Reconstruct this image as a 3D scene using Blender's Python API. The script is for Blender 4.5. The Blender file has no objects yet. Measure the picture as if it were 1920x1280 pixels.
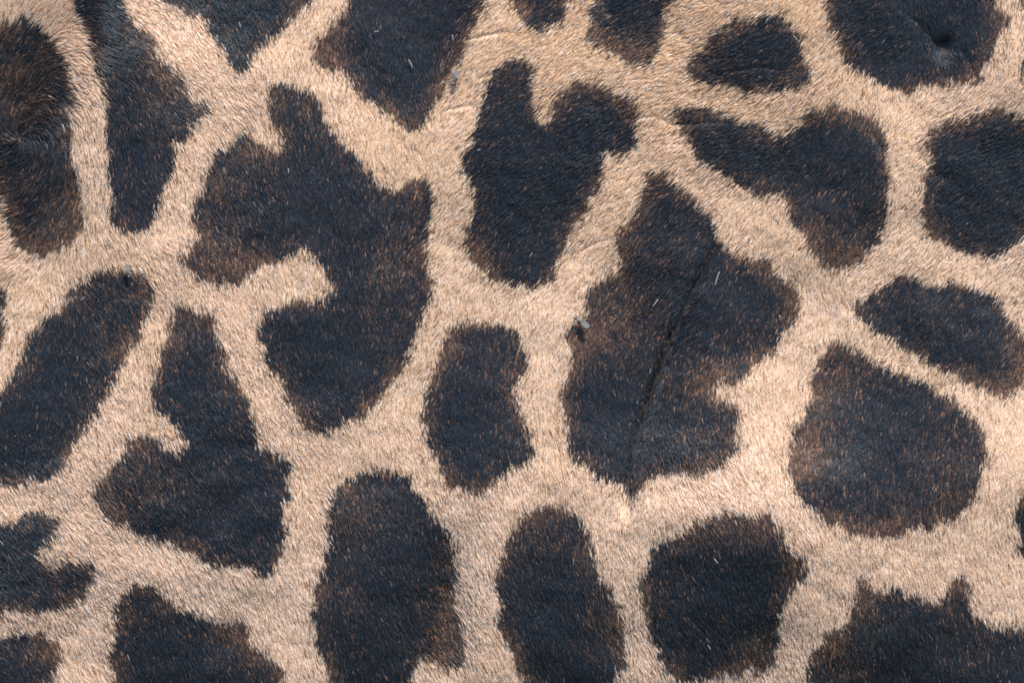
import bpy, math, random
import numpy as np

# ---------------------------------------------------------------- camera, sky, sun, exposure
scene = bpy.context.scene
D = 3.0                      # metres from the lens to the nearest skin
FRAME_W = 0.60               # metres of flank across the picture
S = FRAME_W / 1920.0         # metres for each step of the pattern grid
cam_data = bpy.data.cameras.new('camera')
cam_data.sensor_width = 36.0
cam_data.lens = 36.0 * D / FRAME_W
cam_data.clip_start = 0.05
cam_data.clip_end = 200.0
cam = bpy.data.objects.new('camera', cam_data)
cam.location = (0.0, -D, 0.0)
cam.rotation_euler = (math.radians(90), 0, 0)
scene.collection.objects.link(cam)
scene.camera = cam

to_sun = np.array([0.24, -0.52, 0.95]); to_sun /= np.linalg.norm(to_sun)
sun_el = math.asin(to_sun[2]); sun_az = math.atan2(to_sun[0], to_sun[1])
world = bpy.data.worlds.new('World'); scene.world = world
world.use_nodes = True
wn = world.node_tree.nodes; wl = world.node_tree.links
sky = wn.new('ShaderNodeTexSky'); sky.sky_type = 'NISHITA'; sky.sun_disc = False
sky.sun_elevation = sun_el; sky.sun_rotation = sun_az
sky.air_density = 1.0; sky.dust_density = 0.0; sky.ozone_density = 6.0; sky.altitude = 2500
bg = wn['Background']; bg.inputs['Strength'].default_value = 0.15
wl.new(sky.outputs['Color'], bg.inputs['Color'])
sun_data = bpy.data.lights.new('sun', 'SUN')
sun_data.energy = 4.6; sun_data.angle = math.radians(0.53); sun_data.color = (1.0, 0.915, 0.80)
sun = bpy.data.objects.new('sun', sun_data)
from mathutils import Vector
sun.rotation_euler = Vector(to_sun.tolist()).to_track_quat('Z', 'Y').to_euler()
scene.collection.objects.link(sun)
scene.view_settings.view_transform = 'Standard'
scene.view_settings.look = 'None'
scene.view_settings.exposure = 0.76
scene.view_settings.gamma = 1.0
scene.view_settings.use_curve_mapping = False
scene.cycles.use_denoising = False
scene.cycles.filter_width = 1.9
scene.cycles.max_bounces = 10
scene.cycles.transmission_bounces = 8
scene.cycles.transparent_max_bounces = 8

rng = np.random.default_rng(7)
random.seed(7)

# ---------------------------------------------------------------- the coat pattern (one unit = S metres on the flank)
PATCHES = {
 'long shaggy patch round the whorl': [(-60,60),(0,42),(30,38),(52,33),(66,50),(82,55),(100,78),(116,100),(128,125),(132,150),(138,187),(128,213),(132,235),(130,290),(142,318),(152,347),(150,375),(160,405),(160,425),(143,450),(120,454),(108,474),(90,474),(80,490),(57,477),(33,464),(13,427),(4,400),(0,375),(-60,340)],
 'long tapering patch with one pointed side': [(137,0),(147,43),(167,73),(177,110),(177,127),(190,150),(197,187),(200,207),(195,233),(200,283),(202,333),(213,380),(205,400),(205,427),(230,432),(255,437),(280,430),(287,410),(300,377),(310,350),(327,327),(328,283),(327,267),(350,257),(360,240),(388,217),(390,193),(367,190),(347,170),(347,155),(327,137),(313,117),(297,117),(293,80),(277,60),(253,47),(233,20),(230,0),(215,-60),(120,-60)],
 'wedge patch narrowing to a point below': [(300,0),(310,10),(333,17),(350,33),(367,27),(387,37),(390,60),(407,80),(417,103),(430,113),(437,130),(448,138),(467,128),(470,113),(490,90),(510,73),(533,53),(547,40),(560,23),(580,10),(582,0),(600,-70),(280,-70)],
 'large shield-shaped patch narrowing downwards': [(653,0),(647,28),(632,40),(620,42),(610,62),(592,85),(580,108),(593,123),(627,137),(640,135),(657,157),(683,187),(707,197),(723,217),(743,230),(757,240),(773,252),(793,247),(800,227),(813,203),(833,180),(840,150),(853,127),(870,110),(873,87),(887,63),(897,33),(917,17),(912,0),(905,-70),(660,-70)],
 'small patch with ragged lower edge': [(950,-3),(957,10),(973,30),(993,53),(1017,63),(1033,50),(1057,50),(1060,30),(1065,23),(1062,10),(1063,0),(1065,-50),(940,-50)],
 'slanting patch with ragged brown lower end': [(1117,0),(1107,23),(1105,50),(1093,73),(1113,87),(1133,97),(1157,103),(1173,120),(1193,123),(1207,120),(1222,128),(1223,113),(1240,90),(1243,63),(1250,37),(1245,20),(1267,3),(1290,-50),(1110,-50)],
 'small rounded loaf-shaped patch': [(1285,123),(1300,103),(1323,87),(1337,63),(1363,50),(1380,35),(1413,33),(1440,30),(1467,28),(1480,37),(1493,60),(1507,70),(1507,103),(1520,130),(1523,147),(1510,163),(1483,167),(1463,173),(1433,172),(1397,178),(1390,163),(1360,162),(1323,163),(1300,153),(1287,140)],
 'broad bluish patch with a dark hollow': [(1550,0),(1546,13),(1553,30),(1553,60),(1573,73),(1577,100),(1587,117),(1607,133),(1630,147),(1657,160),(1680,173),(1710,183),(1723,163),(1753,160),(1777,167),(1800,157),(1833,162),(1843,153),(1843,127),(1863,103),(1873,73),(1880,57),(1895,37),(1883,20),(1867,13),(1863,0),(1855,-60),(1555,-60)],
 'patch running out beside the bluish patch': [(1910,-40),(1912,10),(1925,25),(1935,60),(1917,112),(1915,140),(1922,160),(1990,190),(2080,120),(2060,-40)],
 'two-lobed patch with a deep pale notch above': [(947,117),(960,108),(973,113),(990,112),(997,122),(1008,132),(1003,147),(993,143),(1000,167),(1003,187),(1002,200),(1010,217),(1013,232),(1025,235),(1037,220),(1035,200),(1042,183),(1048,170),(1065,173),(1067,153),(1077,148),(1100,153),(1120,163),(1143,170),(1163,177),(1180,187),(1193,188),(1200,203),(1193,227),(1197,250),(1187,283),(1163,292),(1143,283),(1133,297),(1132,320),(1132,353),(1113,363),(1107,373),(1103,393),(1090,413),(1077,427),(1065,447),(1063,467),(1047,487),(1043,510),(1037,530),(1013,535),(997,542),(973,535),(963,543),(953,527),(933,537),(923,523),(907,510),(890,503),(883,487),(870,463),(873,447),(870,427),(883,420),(890,397),(887,367),(880,343),(867,330),(873,293),(883,277),(893,233),(900,200),(907,177),(917,143),(923,130),(937,128)],
 'very large branching patch with a pale tongue inside': [(500,170),(520,155),(540,160),(563,167),(587,173),(600,197),(613,227),(627,250),(640,270),(660,287),(677,297),(690,313),(703,333),(707,353),(730,353),(737,362),(757,350),(770,333),(803,333),(807,353),(812,383),(805,427),(798,460),(803,504),(815,524),(812,554),(800,574),(793,600),(780,624),(770,647),(767,670),(753,704),(733,720),(717,744),(703,767),(680,780),(657,780),(645,795),(623,807),(600,817),(580,810),(567,800),(550,770),(533,747),(530,720),(507,697),(493,677),(500,660),(490,644),(480,630),(487,607),(493,590),(510,580),(533,570),(560,560),(577,567),(600,559),(622,553),(625,535),(617,527),(600,487),(586,490),(575,464),(557,477),(523,490),(503,500),(477,504),(467,514),(457,534),(433,539),(413,530),(393,535),(370,524),(357,510),(343,494),(327,484),(330,474),(353,477),(367,457),(380,444),(362,427),(362,383),(383,370),(383,320),(400,310),(400,287),(427,277),(443,257),(467,248),(487,267),(503,277),(526,284),(533,263),(520,237),(503,220),(503,200)],
 'heart-shaped patch with a left wing': [(1253,207),(1280,203),(1300,202),(1323,200),(1340,208),(1363,215),(1383,227),(1390,233),(1413,230),(1433,238),(1447,252),(1473,252),(1497,240),(1510,230),(1500,217),(1520,208),(1543,203),(1563,198),(1590,207),(1613,210),(1637,220),(1647,237),(1663,253),(1667,280),(1660,300),(1668,330),(1668,353),(1657,363),(1668,383),(1663,413),(1655,430),(1650,454),(1633,470),(1620,490),(1597,504),(1580,510),(1570,500),(1543,497),(1533,480),(1513,470),(1513,447),(1493,434),(1477,410),(1480,383),(1470,367),(1447,367),(1427,372),(1407,360),(1390,353),(1373,347),(1370,330),(1340,320),(1313,303),(1297,293),(1300,280),(1287,260),(1280,250),(1267,230)],
 'squarish bluish patch': [(1735,240),(1757,237),(1780,233),(1803,220),(1840,213),(1867,203),(1890,210),(1920,223),(1990,260),(2030,350),(1980,440),(1920,447),(1897,464),(1873,474),(1863,485),(1843,477),(1820,479),(1800,477),(1780,460),(1757,457),(1740,450),(1730,434),(1730,390),(1733,333),(1747,320),(1743,283),(1732,277),(1735,263)],
 'great creased patch with three lobes': [(1240,317),(1253,323),(1257,337),(1273,350),(1290,360),(1310,385),(1330,400),(1345,430),(1352,454),(1380,477),(1413,484),(1447,480),(1447,504),(1460,517),(1483,527),(1500,544),(1503,564),(1498,584),(1490,604),(1467,624),(1460,647),(1443,667),(1413,684),(1407,707),(1392,716),(1362,720),(1340,714),(1338,738),(1352,752),(1380,760),(1393,787),(1380,797),(1383,827),(1388,847),(1370,858),(1353,874),(1327,884),(1300,891),(1267,889),(1233,893),(1213,907),(1200,924),(1187,934),(1173,954),(1173,921),(1167,911),(1133,901),(1113,894),(1100,877),(1077,864),(1067,854),(1063,830),(1063,804),(1053,770),(1050,737),(1053,720),(1067,704),(1073,687),(1070,654),(1057,637),(1057,620),(1073,610),(1100,594),(1097,564),(1100,537),(1117,530),(1140,524),(1160,510),(1167,490),(1157,477),(1153,460),(1160,427),(1180,417),(1197,383),(1203,360),(1213,333),(1227,320)],
 'upright patch like a ragged shield': [(840,614),(857,607),(873,600),(900,609),(927,604),(947,614),(967,617),(973,640),(987,667),(993,690),(977,707),(968,727),(970,750),(977,780),(990,804),(1000,844),(1000,861),(980,874),(950,881),(947,897),(930,907),(913,917),(897,931),(883,921),(867,917),(850,907),(840,917),(830,887),(817,864),(810,844),(797,827),(800,804),(787,777),(793,747),(807,717),(820,680),(830,647)],
 'slanting leaf-shaped patch with a blunt end': [(1600,574),(1613,560),(1643,550),(1663,534),(1677,519),(1710,520),(1727,530),(1757,537),(1780,530),(1810,537),(1840,544),(1860,554),(1877,560),(1880,584),(1897,604),(1913,624),(1920,634),(1935,670),(1925,712),(1913,724),(1900,740),(1883,750),(1860,737),(1840,730),(1813,720),(1793,710),(1773,690),(1743,684),(1723,667),(1697,657),(1673,637),(1647,627),(1630,617),(1620,600),(1603,590)],
 'large egg-shaped patch with a brown edge': [(1547,657),(1550,644),(1567,634),(1580,644),(1607,654),(1630,664),(1647,684),(1663,694),(1690,700),(1713,714),(1743,720),(1757,737),(1787,747),(1800,767),(1827,780),(1843,797),(1847,827),(1850,854),(1847,864),(1840,887),(1833,917),(1827,934),(1807,957),(1787,981),(1770,977),(1750,987),(1743,997),(1723,987),(1700,994),(1690,1007),(1670,1007),(1653,1001),(1637,1011),(1613,1001),(1590,1009),(1580,997),(1573,984),(1540,981),(1520,954),(1507,947),(1493,921),(1483,897),(1477,874),(1480,847),(1487,804),(1507,784),(1520,754),(1527,740),(1517,707),(1527,687)],
 'patch edge showing two dark points': [(1920,924),(1907,947),(1900,967),(1910,987),(1910,1014),(1903,1031),(1913,1041),(1920,1043),(2050,1060),(2080,950),(2000,880)],
 'large slanting patch below a fly': [(287,560),(290,544),(277,520),(253,510),(230,504),(213,510),(193,505),(173,514),(160,527),(140,534),(127,550),(120,574),(97,584),(83,594),(70,617),(53,620),(50,647),(37,674),(20,707),(0,734),(-70,760),(-90,850),(-40,905),(0,907),(33,911),(67,901),(100,897),(123,874),(133,854),(140,834),(150,810),(173,794),(180,774),(200,740),(217,714),(223,687),(240,664),(247,647),(263,640),(267,624),(277,597)],
 'thin rusty patch edge beside the slanting patch': [(0,527),(13,537),(15,560),(7,577),(7,614),(10,634),(0,654),(-60,640),(-70,540)],
 'boot-shaped patch with a pale spur': [(323,584),(333,570),(353,574),(373,584),(397,590),(407,610),(400,624),(413,647),(427,674),(420,697),(443,714),(457,737),(470,764),(477,790),(483,834),(510,844),(533,854),(547,874),(533,901),(547,927),(533,951),(527,974),(543,994),(530,1024),(520,1047),(513,1074),(493,1077),(473,1067),(450,1061),(400,1064),(380,1054),(363,1041),(343,1034),(333,1021),(307,1017),(277,1007),(253,997),(240,984),(213,984),(197,964),(173,941),(172,921),(187,911),(182,894),(203,891),(207,867),(225,858),(240,845),(233,819),(247,824),(267,810),(290,817),(302,837),(318,846),(340,844),(352,830),(330,800),(307,780),(283,770),(283,750),(287,720),(297,690),(300,660),(313,627)],
 'hook-shaped patch with a pale notch': [(0,984),(10,977),(20,984),(43,964),(60,957),(80,964),(110,971),(117,984),(113,1004),(93,1017),(87,1031),(72,1028),(72,1045),(83,1054),(107,1057),(130,1046),(143,1057),(163,1051),(177,1061),(180,1077),(167,1097),(157,1117),(137,1131),(113,1141),(93,1144),(60,1149),(40,1141),(13,1144),(0,1157),(-40,1160),(-110,1100),(-90,1000),(-40,975)],
 'patch with a rounded brown end': [(0,1191),(20,1184),(50,1187),(73,1181),(97,1194),(110,1207),(117,1234),(107,1257),(97,1280),(80,1350),(-60,1360),(-80,1220)],
 'patch sloping down in steps': [(227,1117),(247,1094),(270,1092),(290,1092),(307,1111),(323,1127),(337,1144),(353,1147),(377,1154),(400,1167),(430,1169),(447,1162),(467,1171),(470,1194),(467,1207),(493,1221),(510,1237),(530,1254),(533,1280),(530,1360),(400,1400),(240,1370),(207,1280),(213,1261),(200,1227),(213,1204),(217,1174),(213,1141)],
 'tall thumb-shaped patch with a shaded brown side': [(673,887),(700,877),(737,884),(767,887),(777,911),(793,937),(810,961),(827,984),(847,1011),(857,1031),(853,1054),(862,1074),(853,1101),(853,1134),(863,1161),(870,1194),(873,1217),(870,1247),(837,1257),(827,1261),(817,1244),(800,1237),(780,1241),(773,1261),(773,1280),(760,1350),(680,1380),(625,1350),(617,1274),(610,1244),(597,1224),(590,1201),(598,1177),(583,1154),(590,1131),(583,1111),(600,1084),(607,1047),(617,1011),(617,971),(613,951),(623,921),(640,904),(660,894)],
 'narrow arched patch leaning over': [(927,1077),(940,1047),(947,1017),(960,994),(973,971),(993,964),(1010,951),(1037,947),(1060,951),(1077,964),(1090,977),(1103,1001),(1117,1027),(1110,1044),(1117,1067),(1137,1094),(1153,1121),(1163,1147),(1170,1184),(1173,1214),(1178,1241),(1160,1254),(1153,1280),(1140,1360),(1060,1390),(1000,1360),(979,1280),(967,1254),(960,1214),(945,1204),(932,1180),(928,1150),(938,1148),(940,1131),(930,1097)],
 'star-shaped patch with brown upper fringe': [(1280,1001),(1293,987),(1323,977),(1347,964),(1357,951),(1373,961),(1400,964),(1423,971),(1437,957),(1450,957),(1450,977),(1463,994),(1473,1021),(1483,1037),(1507,1047),(1515,1067),(1507,1087),(1493,1097),(1480,1111),(1473,1131),(1463,1147),(1460,1181),(1457,1217),(1450,1251),(1430,1267),(1403,1254),(1380,1267),(1347,1267),(1323,1274),(1300,1281),(1280,1277),(1257,1267),(1243,1254),(1233,1221),(1220,1187),(1210,1154),(1200,1121),(1193,1097),(1210,1074),(1217,1051),(1220,1024),(1240,1011),(1257,1011),(1270,991)],
 'broad patch with two short horns': [(1510,1277),(1513,1244),(1520,1221),(1540,1207),(1547,1187),(1560,1177),(1587,1174),(1597,1144),(1600,1117),(1607,1087),(1623,1084),(1633,1101),(1657,1111),(1673,1101),(1687,1107),(1700,1117),(1717,1114),(1740,1131),(1760,1127),(1773,1107),(1787,1087),(1797,1074),(1813,1081),(1820,1107),(1813,1131),(1827,1154),(1843,1167),(1867,1177),(1890,1174),(1907,1177),(1920,1174),(2000,1200),(2020,1330),(1900,1400),(1650,1420),(1530,1350)],
}
# hair lie: (u, v, degrees from straight down, positive towards the right)
FLOW = [(0,-40,178),(10,20,170),(40,30,160),(80,50,138),(100,20,140),(120,60,112),(130,80,90),(145,60,98),(160,110,52),(200,150,32),(200,40,45),(60,150,140),(80,130,112),(100,110,82),(120,150,60),(110,190,42),(10,150,165),(70,215,72),(95,230,30),(40,225,130),(10,235,170),(110,270,8),(70,290,-12),(50,310,-32),(40,340,-45),(35,300,-60),(10,310,-95),(10,345,-80),(10,400,-65),(15,440,-58),(30,480,-50),(10,540,-30),(80,440,-20),(60,470,-25),(120,450,-8),(140,500,15),(200,470,20),(180,520,25),(100,540,10),(30,560,-10),(200,300,-5),(170,240,5),(150,300,-3),(240,508,30),(240,250,8),(280,340,10),(260,150,22),(450,180,35),(540,130,5),(540,190,-4),(600,150,0),(520,220,8),(430,240,28),(480,40,20),(350,80,30),(350,150,38),(560,60,-12),(700,100,0),(770,200,0),(740,300,0),(800,100,-6),(450,350,8),(600,350,0),(430,450,12),(860,150,-38),(950,90,-50),(920,60,-45),(1000,100,-46),(900,250,-40),(950,330,-45),(1000,400,-40),(1080,250,-42),(1150,220,-46),(820,460,-27),(880,380,-35),(950,500,-25),(1020,30,-40),(1200,50,-50),(1290,60,-60),(1250,140,-62),(1380,120,-60),(1300,180,-62),(1400,220,-55),(1350,250,-50),(1220,230,-50),(1250,330,-40),(1630,180,-12),(1720,220,-30),(1800,200,-50),(1760,280,-40),(1680,300,-30),(1860,280,-50),(1850,400,-42),(1600,30,-40),(1690,70,-50),(1755,60,25),(1740,110,-4),(1800,80,15),(1860,60,-10),(1540,80,-30),(1480,230,-50),(1600,300,-30),(1560,420,-22),(1440,430,-25),(1550,520,-10),(1570,550,15),(1640,520,-35),(1720,500,-30),(1700,600,-30),(1560,620,-14),(1800,650,-24),(1450,580,-20),(1230,520,-36),(1160,560,-20),(1290,600,-32),(1350,550,-18),(1400,640,-8),(1450,840,9),(1400,800,5),(1560,850,-15),(1600,780,-16),(1700,880,-10),(1640,960,0),(1180,860,-3),(1300,850,14),(1350,900,25),(1200,950,-4),(1170,940,-8),(1330,930,28),(1380,950,14),(870,1120,25),(930,1150,22),(840,1180,30),(1000,1180,15),(900,1000,12),(1080,1100,18),(1750,1040,5),(1850,1100,8),(1700,1080,14),(1600,1050,5),(1780,960,-5),(1900,850,-10),(470,700,22),(440,760,28),(560,700,12),(600,660,3),(650,500,0),(620,780,18),(150,950,38),(250,950,25),(200,1000,38),(300,1040,25),(120,1040,40),(40,1000,30),(430,1100,22),(560,1150,12),(600,1200,8),(300,1200,15),(100,1180,22),(60,750,0),(100,660,0),(200,650,14),(380,700,10),(330,620,12),(380,900,20),(100,840,20),(700,690,-10),(760,500,-4),(770,720,-18),(700,820,6),(760,820,10),(870,700,0),(880,850,4),(1000,700,-14),(1020,800,4),(950,600,-10),(1120,750,0),(1250,700,-10),(700,1000,14),(750,1100,20),(680,1200,10),(1300,1100,12),(1400,1200,14),(1260,1200,20),(1150,1000,8),(1600,1230,8),(1750,1230,8),(1480,1000,10),(-300,300,-20),(-300,900,20),(960,-300,-20),(2200,300,-40),(2200,900,-5),(960,1600,12),(2200,1500,8),(-300,1500,20)]
# where rusty hairs are mixed into the dark patches
BROWN = [(1110,590,45,45,.22),(1350,715,60,30,.16),(1080,640,30,40,.15),(900,480,40,40,.08),(30,110,60,60,.22),(10,220,40,60,.16),(100,200,40,60,.08),(420,320,70,90,.16),(420,480,80,40,.16),(560,200,50,40,.12),(760,430,50,60,.14),(740,560,50,60,.12),(600,790,60,25,.14),(120,420,40,50,.16),(40,330,40,60,.14),(300,150,50,60,.12),
 (230,540,60,40,.16),(200,690,40,60,.12),(350,610,40,40,.10),(280,880,90,50,.10),(230,960,50,40,.12),(620,80,40,70,.16),(1180,90,60,30,.18),(1020,20,50,40,.16),(960,150,40,40,.14),
 (1590,420,60,60,.18),(1560,470,40,30,.12),(1150,590,60,50,.24),(1400,660,70,40,.16),(1340,840,60,50,.16),(1240,430,50,50,.08),(1570,720,50,60,.20),(1510,860,40,70,.24),(1650,960,110,40,.16),(1790,880,50,70,.12),
 (1740,570,80,30,.10),(1900,700,30,40,.12),(700,930,60,40,.14),(640,1080,40,120,.14),(840,1190,40,70,.24),(1030,1000,50,40,.20),(1130,1130,30,70,.14),(1360,990,90,25,.16),(1420,1220,90,40,.14),(1250,1080,30,50,.10),
 (1560,1230,50,60,.16),(1640,1110,50,30,.16),(1800,1110,30,40,.14),(1850,1210,60,30,.12),(120,1080,60,40,.12),(60,1210,50,30,.14),(280,1130,50,30,.10),(480,1230,50,30,.10),(420,1180,60,20,.10),(1380,140,60,30,.06),(900,640,60,30,.10),(960,760,30,80,.10)]
# folds of the skin: points, depth (m), half width (pattern units), how far the hair parts
CREASES = [
 ([(1760,70),(1764,80),(1768,92),(1772,104)], 0.0004, 8, 0.25),
 ([(1352,440),(1322,500),(1290,570),(1262,630),(1240,690),(1215,760),(1192,840),(1178,900),(1173,945),(1168,985)], 0.0064, 9, 0.22),
 ([(1205,690),(1195,760),(1188,820)], 0.0005, 4, 0.5),
 ([(868,76),(905,66),(940,58),(985,60)], 0.0005, 3, 0.6),
 ([(892,144),(915,141),(945,128)], 0.0005, 3, 0.6),
 ([(838,205),(870,198),(900,192)], 0.0005, 3, 0.6),
 ([(1145,223),(1190,220),(1230,214),(1262,232),(1300,230),(1360,225)], 0.0005, 3, 0.65),
 ([(1330,145),(1370,132),(1420,126),(1480,128)], 0.0003, 3, 0.3),
 ([(1632,240),(1645,262),(1655,280)], 0.0005, 4, 0.7),
 ([(1722,278),(1732,296),(1738,305)], 0.0005, 3, 0.6),
 ([(1700,20),(1735,60),(1760,90)], 0.0005, 4, 0.6),
 ([(1800,85),(1818,120),(1836,155)], 0.0005, 3, 0.6),
 ([(1085,475),(1110,455),(1150,440)], 0.0005, 3, 0.5),
 ([(925,1080),(940,1150),(962,1230),(975,1300)], 0.0005, 5, 0.4),
 ([(1380,345),(1382,338),(1400,352)], 0.0005, 3, 0.5),
]

# ---------------------------------------------------------------- raster of the pattern
G = 2.0
U0, U1, V0, V1 = -1400.0, 3320.0, -1100.0, 2380.0
gw, gh = int((U1 - U0) / G), int((V1 - V0) / G)
label = np.zeros((gh, gw), np.int16)

def rasterise(poly, lab):
    p = np.array(poly, float)
    x0, x1 = p[:, 0].min(), p[:, 0].max(); y0, y1 = p[:, 1].min(), p[:, 1].max()
    i0, i1 = int((x0 - U0) / G), int((x1 - U0) / G) + 2
    j0, j1 = int((y0 - V0) / G), int((y1 - V0) / G) + 2
    uu = U0 + (np.arange(i0, i1) + 0.5) * G; vv = V0 + (np.arange(j0, j1) + 0.5) * G
    X, Y = np.meshgrid(uu, vv)
    ins = np.zeros(X.shape, bool)
    q = np.roll(p, -1, 0)
    for (ax, ay), (bx, by) in zip(p, q):
        if ay == by: continue
        c = ((ay > Y) != (by > Y)) & (X < (bx - ax) * (Y - ay) / (by - ay) + ax)
        ins ^= c
    label[j0:j1, i0:i1][ins] = lab

names = list(PATCHES)
for k, nm in enumerate(names): rasterise(PATCHES[nm], k + 1)

def box_blur(a, r, n=3):
    for _ in range(n):
        for ax in (0, 1):
            pad = [(0, 0), (0, 0)]; pad[ax] = (r + 1, r)
            c = np.cumsum(np.pad(a, pad, mode='edge'), axis=ax)
            if ax == 0: a = (c[2*r+1:] - c[:-2*r-1]) / (2*r+1)
            else: a = (c[:, 2*r+1:] - c[:, :-2*r-1]) / (2*r+1)
    return a

# beyond the picture the same kind of coat goes on: cells with pale seams
near = box_blur((label > 0).astype(np.float32), 8)
uu = U0 + (np.arange(gw) + 0.5) * G; vv = V0 + (np.arange(gh) + 0.5) * G
GX, GY = np.meshgrid(uu[::2], vv[::2])
wob = 26 * np.sin(GX / 47.0 + 1.3 * np.sin(GY / 61.0)); wob2 = 26 * np.sin(GY / 53.0 + 1.1 * np.sin(GX / 57.0))
seeds = []
for gy in np.arange(V0, V1, 235.0):
    for gx in np.arange(U0, U1, 235.0):
        seeds.append((gx + rng.uniform(-70, 70), gy + rng.uniform(-70, 70)))
seeds = np.array([s for s in seeds if not (20 < s[0] < 1900 and 20 < s[1] < 1260)])
d1 = np.full(GX.shape, 1e9); d2 = np.full(GX.shape, 1e9); who = np.zeros(GX.shape, np.int32)
for k, (sx, sy) in enumerate(seeds):
    d = np.hypot(GX + wob - sx, GY + wob2 - sy)
    m = d < d1
    d2 = np.where(m, d1, np.minimum(d2, d)); who = np.where(m, k, who); d1 = np.where(m, d, d1)
cell = (d2 - d1 > 46) & ~((GX > -12) & (GX < 1932) & (GY > -12) & (GY < 1292))
cell = np.repeat(np.repeat(cell, 2, 0), 2, 1)[:gh, :gw]; who = np.repeat(np.repeat(who, 2, 0), 2, 1)[:gh, :gw]
far = cell & (near < 0.02) & (label == 0)
far = (box_blur(far.astype(np.float32), 9, 2) > 0.5) & (label == 0)      # rounded corners
size = np.bincount(who[far].ravel(), minlength=len(seeds))
far &= size[who] > 2600                                                  # no slivers
label[far] = (who[far] + 1 + len(names)).astype(np.int16)
dark = (label > 0).astype(np.float32)
soft = box_blur(dark, 3, 2)            # ragged boundary is found on this one
wide = box_blur(dark, 14, 3)           # how deep inside a patch
lab_d = label.copy()                   # labels grown outwards so boundary hairs know their patch
for _ in range(8):
    for sh, ax in ((1, 0), (-1, 0), (1, 1), (-1, 1)):
        r = np.roll(lab_d, sh, ax); lab_d = np.where(lab_d == 0, r, lab_d)

def look(grid, u, v):
    x = np.clip((u - U0) / G - 0.5, 0, gw - 2); y = np.clip((v - V0) / G - 0.5, 0, gh - 2)
    i = x.astype(np.int32); j = y.astype(np.int32); fx = x - i; fy = y - j
    return (grid[j, i] * (1-fx) + grid[j, i+1] * fx) * (1-fy) + (grid[j+1, i] * (1-fx) + grid[j+1, i+1] * fx) * fy

def look_near(grid, u, v):
    return grid[np.clip(((v - V0) / G).astype(np.int32), 0, gh-1), np.clip(((u - U0) / G).astype(np.int32), 0, gw-1)]

_lat = rng.standard_normal((64, 256, 256)).astype(np.float32)
def noise(u, v, size, ch):
    x = u / size + 1000.0; y = v / size + 1000.0
    i = np.floor(x).astype(np.int64); j = np.floor(y).astype(np.int64); fx = x - i; fy = y - j
    fx = fx*fx*(3-2*fx); fy = fy*fy*(3-2*fy); L = _lat[ch]
    i0, j0, i1, j1 = i % 256, j % 256, (i+1) % 256, (j+1) % 256
    return (L[j0, i0]*(1-fx) + L[j0, i1]*fx)*(1-fy) + (L[j1, i0]*(1-fx) + L[j1, i1]*fx)*fy

# ---------------------------------------------------------------- the shape of the flank
def seg_dist(u, v, pts):
    """distance to a fold, and how deep it is there (a fold runs out at both ends)"""
    best = np.full(np.shape(u), 1e9); along = np.zeros(np.shape(u))
    n = len(pts) - 1
    for k, ((ax, ay), (bx, by)) in enumerate(zip(pts[:-1], pts[1:])):
        t = np.clip(((u-ax)*(bx-ax) + (v-ay)*(by-ay)) / ((bx-ax)**2 + (by-ay)**2), 0, 1)
        d = np.hypot(u - ax - t*(bx-ax), v - ay - t*(by-ay))
        m = d < best
        best = np.where(m, d, best); along = np.where(m, (k + t) / n, along)
    return best, np.clip(np.minimum(along, 1 - along) * 6, 0, 1)

BUMPS = [  # u, v, size u, size v, height in metres (towards the viewer)
 (165, 130, 70, 260, 0.013), (-60, 290, 120, 190, -0.008), (60, 30, 90, 60, -0.004),
 (1766, 88, 12, 16, -0.0042), (1740, 70, 70, 50, -0.001),
 (1480, 1060, 260, 230, 0.016), (1400, 965, 140, 115, 0.009), (1250, -200, 350, 300, 0.016),
 (2050, -150, 450, 400, 0.024), (838, 1170, 42, 110, -0.008), (915, 1130, 42, 190, 0.004),
 (700, 1080, 90, 160, 0.006), (1330, 560, 90, 160, 0.004), (1195, 760, 60, 140, -0.004),
 (560, 420, 200, 200, 0.005), (900, 760, 120, 150, 0.003), (300, 820, 160, 220, 0.006),
 (1640, 830, 160, 150, 0.002), (1600, 350, 110, 120, 0.004), (990, 300, 110, 160, 0.004),
]
def relief(u, v):
    h = np.zeros(np.shape(u))
    for bu, bv, su, sv, a in BUMPS:
        h = h + a * np.exp(-0.5 * (((u-bu)/su)**2 + ((v-bv)/sv)**2))
    for pts, dep, w, part in CREASES:
        d, run = seg_dist(u, v, pts)
        h = h - dep * run * np.exp(-0.5 * (d / w)**2)
    h = h + 0.0014 * noise(u, v, 150.0, 0) + 0.0004 * noise(u, v, 60.0, 1) + 0.0001 * noise(u, v, 22.0, 2)
    return h
AX, AY, AZ = 0.74, 0.33, 0.53
def surf(x, z):
    r = np.clip(1 - np.abs(x/AX)**3 - np.abs(z/AZ)**3, 0, 1)
    w = np.clip(r / 0.12, 0, 1)
    return AY * (1 - r ** (1/3)) - relief(960 + x / S, 640 - z / S) * w * w * (3 - 2*w)

def mesh_object(name, verts, faces, mat, parent=None, smooth=True):
    me = bpy.data.meshes.new(name)
    me.from_pydata(verts, [], faces); me.update()
    if smooth:
        me.polygons.foreach_set('use_smooth', [True] * len(me.polygons))
    if mat: me.materials.append(mat)
    o = bpy.data.objects.new(name, me); scene.collection.objects.link(o)
    if parent: o.parent = parent
    return o

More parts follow.
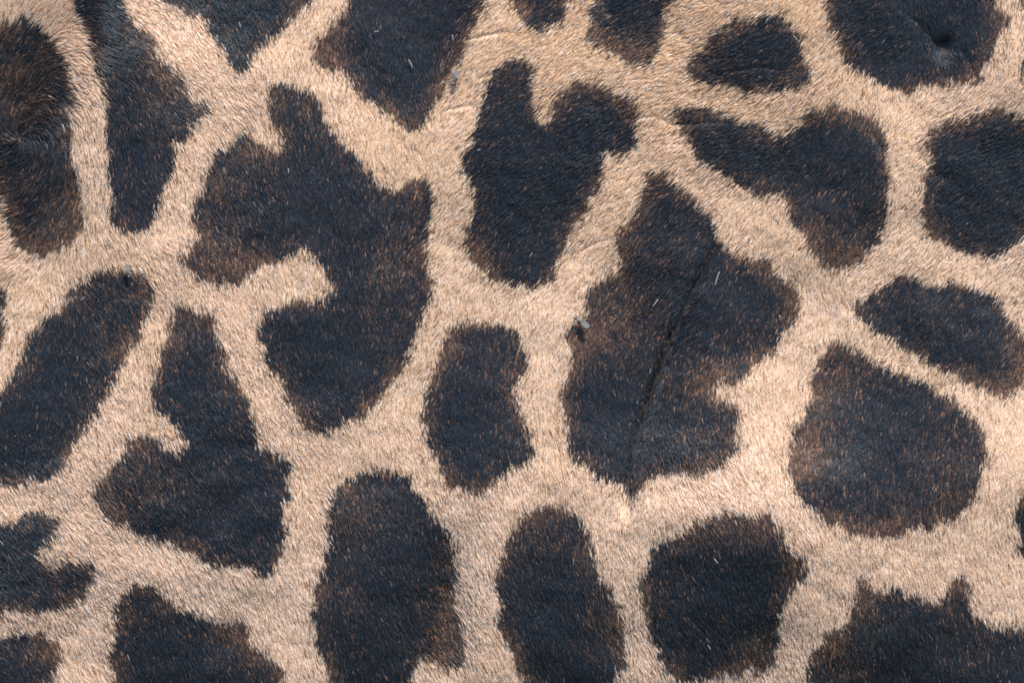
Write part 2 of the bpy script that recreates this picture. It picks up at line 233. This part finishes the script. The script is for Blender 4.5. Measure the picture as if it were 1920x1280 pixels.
# ---------------------------------------------------------------- materials
def hair_material(name, rough, spec, through, tint=(1, 1, 1), sheen=0.0):
    m = bpy.data.materials.new(name); m.use_nodes = True
    nt = m.node_tree; n = nt.nodes; p = n['Principled BSDF']; out = n['Material Output']
    p.inputs['Roughness'].default_value = rough
    p.inputs['Specular IOR Level'].default_value = spec
    p.inputs['Specular Tint'].default_value = (*tint, 1)
    p.inputs['Sheen Weight'].default_value = sheen
    p.inputs['Sheen Roughness'].default_value = 0.5
    p.inputs['Sheen Tint'].default_value = (0.75, 0.87, 1.0, 1)  # bluish, painted-in sky sheen for the dark hair
    a = n.new('ShaderNodeAttribute'); a.attribute_name = 'strand_color'
    nt.links.new(a.outputs['Color'], p.inputs['Base Color'])
    if through:                       # thin pale hair lets some light through
        t = n.new('ShaderNodeBsdfTranslucent'); nt.links.new(a.outputs['Color'], t.inputs['Color'])
        mix = n.new('ShaderNodeMixShader'); mix.inputs[0].default_value = through
        nt.links.new(p.outputs[0], mix.inputs[1]); nt.links.new(t.outputs[0], mix.inputs[2])
        nt.links.new(mix.outputs[0], out.inputs['Surface'])
    return m
pale_mat = hair_material('cream_hair', 0.55, 0.3, 0.27)
dark_mat = hair_material('black_hair', 0.42, 0.45, 0.0, (0.62, 0.82, 1.0), 0.05)  # blue tint and sheen put a sky reflection into the black hair

def plain(name, col, rough=0.6, vary=0.3, scale=300.0):
    m = bpy.data.materials.new(name); m.use_nodes = True
    nt = m.node_tree; b = nt.nodes['Principled BSDF']
    b.inputs['Roughness'].default_value = rough
    t = nt.nodes.new('ShaderNodeTexNoise'); t.inputs['Scale'].default_value = scale
    co = nt.nodes.new('ShaderNodeTexCoord'); nt.links.new(co.outputs['Object'], t.inputs['Vector'])
    r = nt.nodes.new('ShaderNodeValToRGB')
    r.color_ramp.elements[0].color = (*[c * (1 - vary) for c in col], 1)
    r.color_ramp.elements[1].color = (*[min(1, c * (1 + vary)) for c in col], 1)
    nt.links.new(t.outputs['Fac'], r.inputs['Fac']); nt.links.new(r.outputs['Color'], b.inputs['Base Color'])
    return m
skin_mat = plain('hide_skin', (0.2, 0.15, 0.12), 0.7, 0.2, 200)
nt = skin_mat.node_tree
at = nt.nodes.new('ShaderNodeAttribute'); at.attribute_name = 'hide_color'
mx = nt.nodes.new('ShaderNodeMix'); mx.data_type = 'RGBA'; mx.blend_type = 'MULTIPLY'; mx.inputs[0].default_value = 0.35
ramp = [x for x in nt.nodes if x.type == 'VALTORGB'][0]
ramp.color_ramp.elements[0].color = (0.6, 0.6, 0.6, 1); ramp.color_ramp.elements[1].color = (1, 1, 1, 1)
nt.links.new(at.outputs['Color'], mx.inputs[6]); nt.links.new(ramp.outputs['Color'], mx.inputs[7])
nt.links.new(mx.outputs[2], nt.nodes['Principled BSDF'].inputs['Base Color'])

# ---------------------------------------------------------------- the giraffe: trunk
giraffe = bpy.data.objects.new('giraffe', None); scene.collection.objects.link(giraffe)
giraffe.location = (0, AY, -AZ); giraffe.empty_display_size = 0.1
giraffe['label'] = 'giraffe flank with black-brown patches in a net of cream fur'
giraffe['category'] = 'giraffe'
GO = np.array([0, AY, -AZ])          # parts are stored relative to this base

xs = np.concatenate([-AX*0.9995 + 0.02*np.linspace(0, 1, 5)[:-1]**2, np.linspace(-AX + 0.02, -0.40, 26)[:-1], np.linspace(-0.40, 0.40, 241), np.linspace(0.40, AX - 0.02, 26)[1:], AX*0.9995 - 0.02*(1 - np.linspace(0, 1, 5)[1:])**2])
zf = np.concatenate([-1 + 0.03*np.linspace(0, 1, 6)[:-1]**2, np.linspace(-0.97, -0.6, 14)[:-1], np.linspace(-0.6, 0.6, 191), np.linspace(0.6, 0.97, 14)[1:], 1 - 0.03*(1 - np.linspace(0, 1, 6)[1:])**2])
zb = np.linspace(1, -1, 50)[1:-1]
R = (1 - np.abs(xs/AX)**3) ** (1/3)
ring = len(zf) + len(zb)
XF, ZF = np.meshgrid(xs, zf, indexing='ij'); ZF = ZF * AZ * R[:, None]
YF = surf(XF, ZF)
XB, ZB = np.meshgrid(xs, zb, indexing='ij'); ZB = ZB * AZ * R[:, None]
YB = AY * (1 + np.clip(1 - np.abs(XB/AX)**3 - np.abs(ZB/AZ)**3, 0, 1) ** (1/3))
VX = np.concatenate([XF, XB], 1); VY = np.concatenate([YF, YB], 1); VZ = np.concatenate([ZF, ZB], 1)
verts = np.stack([VX, VY, VZ], -1).reshape(-1, 3)
faces = []
for i in range(len(xs) - 1):
    a = i * ring; b = a + ring
    for k in range(ring):
        k2 = (k + 1) % ring
        faces.append((a + k, b + k, b + k2, a + k2))
faces.append(tuple(range(ring)))
faces.append(tuple(reversed(range((len(xs)-1)*ring, len(xs)*ring))))
body = mesh_object('body', (verts - GO).tolist(), faces, skin_mat, giraffe)
vu = 960 + verts[:, 0] / S * D / (D + np.minimum(verts[:, 1], 0.3)); vv_ = 640 - verts[:, 2] / S * D / (D + np.minimum(verts[:, 1], 0.3))
vd = look(soft, vu, vv_)[:, None]
hc = (1 - vd) * np.array([[0.40, 0.28, 0.19]]) + vd * np.array([[0.008, 0.007, 0.0065]])
ca = body.data.attributes.new('hide_color', 'FLOAT_COLOR', 'POINT')
ca.data.foreach_set('color', np.concatenate([hc, np.ones((len(hc), 1))], 1).astype(np.float32).ravel())

# ---------------------------------------------------------------- the fur
def place(u, v):
    y = np.zeros(u.shape)
    for _ in range(3):
        k = S * (D + y) / D
        x = (u - 960) * k; z = (640 - v) * k
        y = surf(x, z)
    return x, y, z

fl = np.array(FLOW, float)
def flow(u, v):
    gx = np.arange(-420, 2360, 12.0); gy = np.arange(-420, 1720, 12.0)
    if not hasattr(flow, 'g'):
        A, B = np.meshgrid(gx, gy); sx = np.zeros(A.shape); cx = np.zeros(A.shape)
        for fu, fv, a in fl:
            w = 1.0 / (((A-fu)**2 + (B-fv)**2) / 900.0 + 0.35) ** 1.8
            sx += w * math.sin(math.radians(a)); cx += w * math.cos(math.radians(a))
        flow.g = (sx / np.hypot(sx, cx), cx / np.hypot(sx, cx))
    x = np.clip((u + 420) / 12, 0, len(gx) - 2); y = np.clip((v + 420) / 12, 0, len(gy) - 2)
    i = x.astype(int); j = y.astype(int); fx = x - i; fy = y - j
    o = []
    for g in flow.g:
        o.append((g[j, i]*(1-fx) + g[j, i+1]*fx)*(1-fy) + (g[j+1, i]*(1-fx) + g[j+1, i+1]*fx)*fy)
    return np.arctan2(o[0], o[1])

def scatter(u0, u1, v0, v1, sp):
    a, b = np.meshgrid(np.arange(u0, u1, sp), np.arange(v0, v1, sp))
    return (a + rng.uniform(-.5, .5, a.shape) * sp).ravel(), (b + rng.uniform(-.5, .5, a.shape) * sp).ravel()
SP = 1.9
u, v = scatter(-60, 1980, -60, 1340, SP)
mu, mv = scatter(-400, 2320, -400, 1680, 4.0)
keep = ~((mu > -60) & (mu < 1980) & (mv > -60) & (mv < 1340))
fu, fv = scatter(-1180, 3100, -880, 2160, 6.5)           # sparser, stronger hair round the rest of the trunk
fk = ~((fu > -400) & (fu < 2320) & (fv > -400) & (fv < 1680)) & (np.abs((fu - 960) * S / AX)**3 + np.abs((640 - fv) * S / AZ)**3 < 0.86)
thick = np.concatenate([np.ones(len(u)), np.full(keep.sum(), 1.8), np.full(fk.sum(), 3.2)])
u = np.concatenate([u, mu[keep], fu[fk]]); v = np.concatenate([v, mv[keep], fv[fk]])
N = len(u)

ang = flow(u, v) + 0.10 * noise(u, v, 28.0, 3) + 0.07 * noise(u, v, 9.0, 4) + rng.normal(0, 0.13, N)
length = 17.0 * (1 + 0.10 * noise(u, v, 60.0, 5)) * rng.uniform(0.65, 1.25, N)
shag = 0.8 * np.exp(-0.5 * (((u - 60) / 130)**2 + ((v - 180) / 220)**2))
length *= 1 + 0.55 * shag
lift = np.radians(12 + 2.0 * noise(u, v, 40.0, 6) + 1.6 * noise(u, v, 11.0, 7) + rng.normal(0, 4.5, N))
for pts, dep, w, part in CREASES:
    d, run = seg_dist(u, v, pts)
    f = run * np.exp(-0.5 * (d / (w * 0.8))**2)
    length *= 1 - part * f
# clumps: strands lean together towards the middle of their lock
cs = 8.0
ci = np.floor(u / cs); cj = np.floor(v / cs)
h1 = np.modf(np.abs(np.sin(ci * 12.9898 + cj * 78.233) * 43758.5453))[0]; h2 = np.modf(np.abs(np.sin(ci * 39.346 + cj * 11.135) * 24634.6345))[0]
cu_ = (ci + 0.2 + 0.6 * h1) * cs; cv_ = (cj + 0.2 + 0.6 * h2) * cs
pull = 0.42 * rng.uniform(0.3, 1.0, N)

# which hairs are dark
jag_u = 2.2 * noise(u, v, 13.0, 8) + 2.0 * noise(u, v, 5.0, 9); jag_v = 3.2 * noise(u, v, 11.0, 10) + 2.6 * noise(u, v, 5.0, 11)
# hair tips show below their roots, so the root looks the pattern up a little further along the lie
ru = u + np.sin(ang) * length * 0.55; rv = v + np.cos(ang) * length * 0.55
m_soft = look(soft, ru + jag_u, rv + jag_v)
is_dark = m_soft + np.clip(rng.normal(0, 0.24, N), -0.45, 0.45) > 0.5
deep = look(wide, ru, rv)
lab = look_near(lab_d, ru + jag_u, rv + jag_v)
is_dark &= lab > 0

# strand colours (linear)
def srgb(r, g, b):
    c = np.array([r, g, b]) / 255.0
    return np.where(c <= 0.04045, c / 12.92, ((c + 0.055) / 1.055) ** 2.4)
col = np.zeros((N, 3))
q = rng.random(N)
cream = np.array([0.81, 0.60, 0.435]); tan = np.array([0.52, 0.34, 0.21]); white = np.array([0.80, 0.70, 0.60]); brown = np.array([0.20, 0.105, 0.055])
warm = np.clip(0.5 + 0.35 * noise(u, v, 150.0, 12) + 0.2 * noise(u, v, 16.0, 13), 0, 1)[:, None]
w2 = (np.exp(-0.5 * (((u - 1300) / 420)**2 + ((v - 60) / 230)**2)) - 0.25 * np.clip((v - 700) / 500, 0, 1))[:, None]
pale = cream * (1 + w2 * np.array([-0.05, -0.11, -0.22])) * (1.06 - 0.12 * warm) * np.array([1.0, 1.0, 1.0]) + (np.array([0.02, -0.005, -0.03]) * (warm - 0.5))
pale = np.where((q < 0.13)[:, None], tan, pale)
pale = np.where((q > 0.90)[:, None], white, pale)
edge_pale = np.clip((deep - 0.15) / 0.5, 0, 1)
pale = np.where((rng.random(N) < 0.012 + 0.20 * edge_pale)[:, None], brown, pale)
black = np.array([0.0125, 0.0140, 0.0175])  # black hair, with the bluish sheen of the sky mixed into its colour
rust = np.array([0.27, 0.140, 0.075]); umber = np.array([0.068, 0.041, 0.028])
edge_dark = np.clip(1 - (deep - 0.35) / 0.6, 0, 1)
zone = np.clip(0.45 + 0.65 * noise(u, v, 70.0, 14) + 0.35 * noise(u, v, 24.0, 15), 0, 1.2)
brown_zone = np.zeros(N)
for bu, bv, su, sv, am in BROWN:
    brown_zone += am * np.exp(-0.5 * (((u - bu) / su)**2 + ((v - bv) / sv)**2))
pb = np.clip(0.010 + 0.44 * edge_dark * (0.25 + zone) + brown_zone * (0.5 + 0.8 * zone), 0, 0.42)
q2 = rng.random(N)
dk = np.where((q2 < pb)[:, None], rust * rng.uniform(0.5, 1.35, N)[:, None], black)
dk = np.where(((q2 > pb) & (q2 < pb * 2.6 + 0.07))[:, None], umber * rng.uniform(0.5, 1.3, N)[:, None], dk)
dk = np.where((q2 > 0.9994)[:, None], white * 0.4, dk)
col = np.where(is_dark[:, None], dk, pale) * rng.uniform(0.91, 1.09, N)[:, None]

length = np.where(is_dark & (q2 < pb), length * 0.78, length)
# strand geometry
x, y, z = place(u, v)
e = 0.0006
fx = (surf(x + e, z) - surf(x - e, z)) / (2 * e); fz = (surf(x, z + e) - surf(x, z - e)) / (2 * e)
nrm = np.stack([fx, -np.ones(N), fz], -1); nrm /= np.linalg.norm(nrm, axis=1)[:, None]
def tangent(dx, dz): return np.stack([dx, fx * dx + fz * dz, dz], -1)
T = tangent(np.sin(ang), -np.cos(ang)); T /= np.linalg.norm(T, axis=1)[:, None]
P0 = np.stack([x, y, z], -1)
Lm = (length * S)[:, None]
cl = tangent((cu_ - u) * S * pull, -(cv_ - v) * S * pull)
side = np.cross(T, nrm)
bend = (rng.normal(0, 0.07, N))[:, None]
PTS = np.empty((N, 4, 3), np.float32)
for k, t in enumerate((0.0, 0.33, 0.67, 1.0)):
    PTS[:, k] = P0 + Lm * (T * t * np.cos(lift)[:, None] + nrm * np.sin(lift)[:, None] * (t - 0.42 * t*t) + side * bend * t * t) + cl * t * t - GO
rad = (0.00020 * thick * rng.uniform(0.75, 1.25, N))[:, None] * np.array([[1.0, 0.95, 0.72, 0.22]])

def fur_object(name, idx, mat):
    n = len(idx)
    cu = bpy.data.hair_curves.new(name)
    cu.add_curves([4] * n)
    cu.points.foreach_set('position', PTS[idx].ravel())
    ra = cu.attributes.get('radius') or cu.attributes.new('radius', 'FLOAT', 'POINT')
    ra.data.foreach_set('value', rad[idx].astype(np.float32).ravel())
    sc = cu.attributes.new('strand_color', 'FLOAT_COLOR', 'CURVE')
    sc.data.foreach_set('color', np.concatenate([col[idx], np.ones((n, 1))], 1).astype(np.float32).ravel())
    cu.materials.append(mat)
    o = bpy.data.objects.new(name, cu); scene.collection.objects.link(o); o.parent = giraffe
    return o

fur_object('pale_fur', np.nonzero(~is_dark)[0], pale_mat)['label'] = 'cream fur running between the dark patches'
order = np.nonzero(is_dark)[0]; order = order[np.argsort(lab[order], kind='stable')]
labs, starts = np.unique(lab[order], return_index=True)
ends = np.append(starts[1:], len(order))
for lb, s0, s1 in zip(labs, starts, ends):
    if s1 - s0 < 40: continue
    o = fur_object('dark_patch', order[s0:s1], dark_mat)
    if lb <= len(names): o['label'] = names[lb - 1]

# ---------------------------------------------------------------- loose pale bristles lying on the coat
bristle_mat = plain('pale_bristle', (0.50, 0.48, 0.46), 0.4, 0.15, 900)
def on_coat(pu, pv, up):
    a, b, c = place(np.array([pu], float), np.array([pv], float))
    ee = 0.002
    gx = (surf(a + ee, c) - surf(a - ee, c)) / (2*ee); gz = (surf(a, c + ee) - surf(a, c - ee)) / (2*ee)
    n = np.array([gx[0], -1.0, gz[0]]); n /= np.linalg.norm(n)
    return np.array([a[0], b[0], c[0]]) + n * up, n

def tube(pts, radii, sides=6):
    pts = np.array(pts); vs = []; fs = []
    for i, p in enumerate(pts):
        t = pts[min(i+1, len(pts)-1)] - pts[max(i-1, 0)]; t = t / np.linalg.norm(t)
        a = np.cross(t, [0.3, 1, 0.2]); a /= np.linalg.norm(a); b = np.cross(t, a)
        for k in range(sides):
            w = 2 * math.pi * k / sides
            vs.append(tuple(p + radii[i] * (math.cos(w) * a + math.sin(w) * b)))
    for i in range(len(pts) - 1):
        for k in range(sides):
            k2 = (k + 1) % sides
            fs.append((i*sides + k, i*sides + k2, (i+1)*sides + k2, (i+1)*sides + k))
    fs.append(tuple(reversed(range(sides)))); fs.append(tuple(range((len(pts)-1)*sides, len(pts)*sides)))
    return vs, fs
BRISTLES = [([(1235,561),(1229,568),(1224,576)], .30), ([(1349,510),(1343,524),(1340,538)], .26), ([(849,66),(852,73),(850,78)], .26), ([(767,113),(772,120),(775,130)], .26),
            ([(701,61),(706,61),(712,59)], .2), ([(1127,286),(1128,292),(1129,298)], .24), ([(895,283),(898,282),(902,280)], .22), ([(1487,67),(1491,72),(1495,76)], .26),
            ([(449,43),(451,49),(453,54)], .24), ([(540,316),(542,321),(541,327)], .22), ([(152,564),(156,559),(161,556)], .22), ([(1322,194),(1300,199),(1276,203)], .24),
            ([(1340,1045),(1343,1049),(1348,1055)], .24), ([(1328,1207),(1331,1212),(1333,1216)], .24), ([(882,1080),(884,1090),(887,1098)], .22), ([(220,1166),(224,1160),(227,1155)], .22),
            ([(240,1225),(243,1230),(244,1236)], .22), ([(94,180),(99,182),(103,184)], .24), ([(1612,560),(1616,555),(1617,549)], .3), ([(1150,104),(1142,96),(1134,103)], .24), ([(1460,590),(1462,594),(1462,600)], .24)]
for pts, r in BRISTLES:
    p3 = []
    P = np.array(pts, float); ts = np.linspace(0, 1, 7)
    for t in ts:
        w = np.array([(1-t)**2, 2*t*(1-t), t*t]); q_ = w @ (P if True else P)
        p3.append(on_coat(q_[0], q_[1], 0.0024)[0] - GO)
    vs, fs = tube(p3, [r * 0.72e-3 * k for k in (.5, .9, 1, 1, .9, .7, .3)])
    mesh_object('bristle', vs, fs, bristle_mat, giraffe)

# ---------------------------------------------------------------- the flies
fly_body_mat = plain('fly_body', (0.13, 0.12, 0.11), 0.55, 0.7, 1100)
fly_leg_mat = plain('fly_leg', (0.09, 0.08, 0.07), 0.5, 0.3, 1500)
fly_eye_mat = plain('fly_eye', (0.06, 0.03, 0.02), 0.25, 0.3, 2500)
wing_mat = bpy.data.materials.new('fly_wing'); wing_mat.use_nodes = True
wb = wing_mat.node_tree.nodes['Principled BSDF']
wv = wing_mat.node_tree.nodes.new('ShaderNodeTexVoronoi'); wv.feature = 'DISTANCE_TO_EDGE'; wv.inputs['Scale'].default_value = 700
wc = wing_mat.node_tree.nodes.new('ShaderNodeTexCoord')
wr = wing_mat.node_tree.nodes.new('ShaderNodeValToRGB')
wr.color_ramp.elements[0].color = (0.14, 0.125, 0.11, 1); wr.color_ramp.elements[0].position = 0.0
wr.color_ramp.elements[1].color = (0.20, 0.185, 0.175, 1); wr.color_ramp.elements[1].position = 0.12
wing_mat.node_tree.links.new(wc.outputs['Object'], wv.inputs['Vector']); wing_mat.node_tree.links.new(wv.outputs['Distance'], wr.inputs['Fac'])
wing_mat.node_tree.links.new(wr.outputs['Color'], wb.inputs['Base Color'])
wb.inputs['Roughness'].default_value = 0.3

def blob(profile, sides=12, flat=0.85):
    vs = []; fs = []
    for px, r in profile:
        for k in range(sides):
            w = 2 * math.pi * k / sides; vs.append((px, r * math.cos(w), r * flat * math.sin(w)))
    for i in range(len(profile) - 1):
        for k in range(sides):
            k2 = (k+1) % sides; fs.append((i*sides+k, i*sides+k2, (i+1)*sides+k2, (i+1)*sides+k))
    fs.append(tuple(reversed(range(sides)))); fs.append(tuple(range((len(profile)-1)*sides, len(profile)*sides)))
    return vs, fs

def make_fly(pu, pv, deg, scale, up, spread, text):
    # local axes: +x towards the head, +z away from the coat
    p, n = on_coat(pu, pv, up)
    head = np.array([math.sin(math.radians(deg)), 0, math.cos(math.radians(deg))])
    head = head - n * head.dot(n); head /= np.linalg.norm(head)
    left = np.cross(n, head)
    root = bpy.data.objects.new('fly', None); scene.collection.objects.link(root)
    from mathutils import Matrix
    M = Matrix(((head[0], left[0], n[0], p[0]), (head[1], left[1], n[1], p[1]), (head[2], left[2], n[2], p[2]), (0, 0, 0, 1)))
    root.matrix_world = M @ Matrix.Scale(scale, 4)
    root.empty_display_size = 0.005
    root['label'] = text; root['category'] = 'fly'; root['group'] = 'flies sitting on the fur'
    mm = 0.001
    prof = [(-3.2, .15), (-3.0, .55), (-2.4, .95), (-1.5, 1.15), (-.6, 1.0), (-.2, .8), (.1, 1.0), (.8, 1.3), (1.6, 1.25), (2.1, .8), (2.3, .45), (2.45, .7), (2.8, 1.0), (3.2, .95), (3.5, .5), (3.6, .15)]
    vs, fs = blob([(a*mm, b*mm) for a, b in prof]); vs = [(a_ * (1.3 if a_ > 0 else 1.0), b_, c_) for a_, b_, c_ in vs]; mesh_object('body', vs, fs, fly_body_mat, root)
    for s in (-1, 1):
        vs, fs = blob([((3.3 + .9*k/6)*mm, (.62*math.sin(math.pi*(k+.3)/6.6))*mm) for k in range(7)], 8, 0.9)
        vs = [(a, b + s*.72*mm, c + .2*mm) for a, b, c in vs]; mesh_object('eye', vs, fs, fly_eye_mat, root)
        outline = [(.6, .1), (.1, .55), (-.9, .9), (-2.2, 1.05), (-3.4, .9), (-4.3, .5), (-4.6, -.05), (-4.1, -.55), (-2.6, -.75), (-.6, -.4)]
        w = math.radians(spread)
        top = []; bot = []
        for a, b in outline:
            dx, dy = a - .6, b
            X = .6 + dx*math.cos(w) + dy*math.sin(w); Y = -dx*math.sin(w) + dy*math.cos(w) + .3
            Z = 1.35 - .02*(b-.5)**2 + (.12 if s > 0 else 0) + .05*dx
            top.append((X*mm, s*Y*mm, (Z + .04)*mm)); bot.append((X*mm, s*Y*mm, Z*mm))
        m_ = len(outline)
        fs = [tuple(range(m_)), tuple(reversed(range(m_, 2*m_)))] + [(k, m_ + k, m_ + (k+1) % m_, (k+1) % m_) for k in range(m_)]
        mesh_object('wing', top + bot, fs, wing_mat, root, False)
        for k, (bx, fxx) in enumerate(((1.7, 3.2), (1.0, .8), (.3, -2.0))):
            vs, fs = tube([np.array((bx, s*.7, -.4))*mm, np.array(((bx+fxx)/2, s*1.9, .3))*mm, np.array((fxx, s*2.7, -1.1))*mm, np.array((fxx + .2, s*3.3, -1.5))*mm], [.22*mm, .18*mm, .15*mm, .10*mm], 5)
            mesh_object('leg', vs, fs, fly_leg_mat, root)
    return root
make_fly(1090, 604, -55, 1.15, 0.0038, 1, 'small grey fly with long folded wings straddling cream stripe and dark patch')
make_fly(857, 147, -163, 1.0, 0.0036, 7, 'small grey fly sitting head down on cream fur beside shield-shaped patch')
make_fly(241, 508, 172, 0.85, 0.0032, 1, 'small bluish-grey fly half sunk in cream fur above slanting patch')
print('strands', N, 'dark', int(is_dark.sum()))
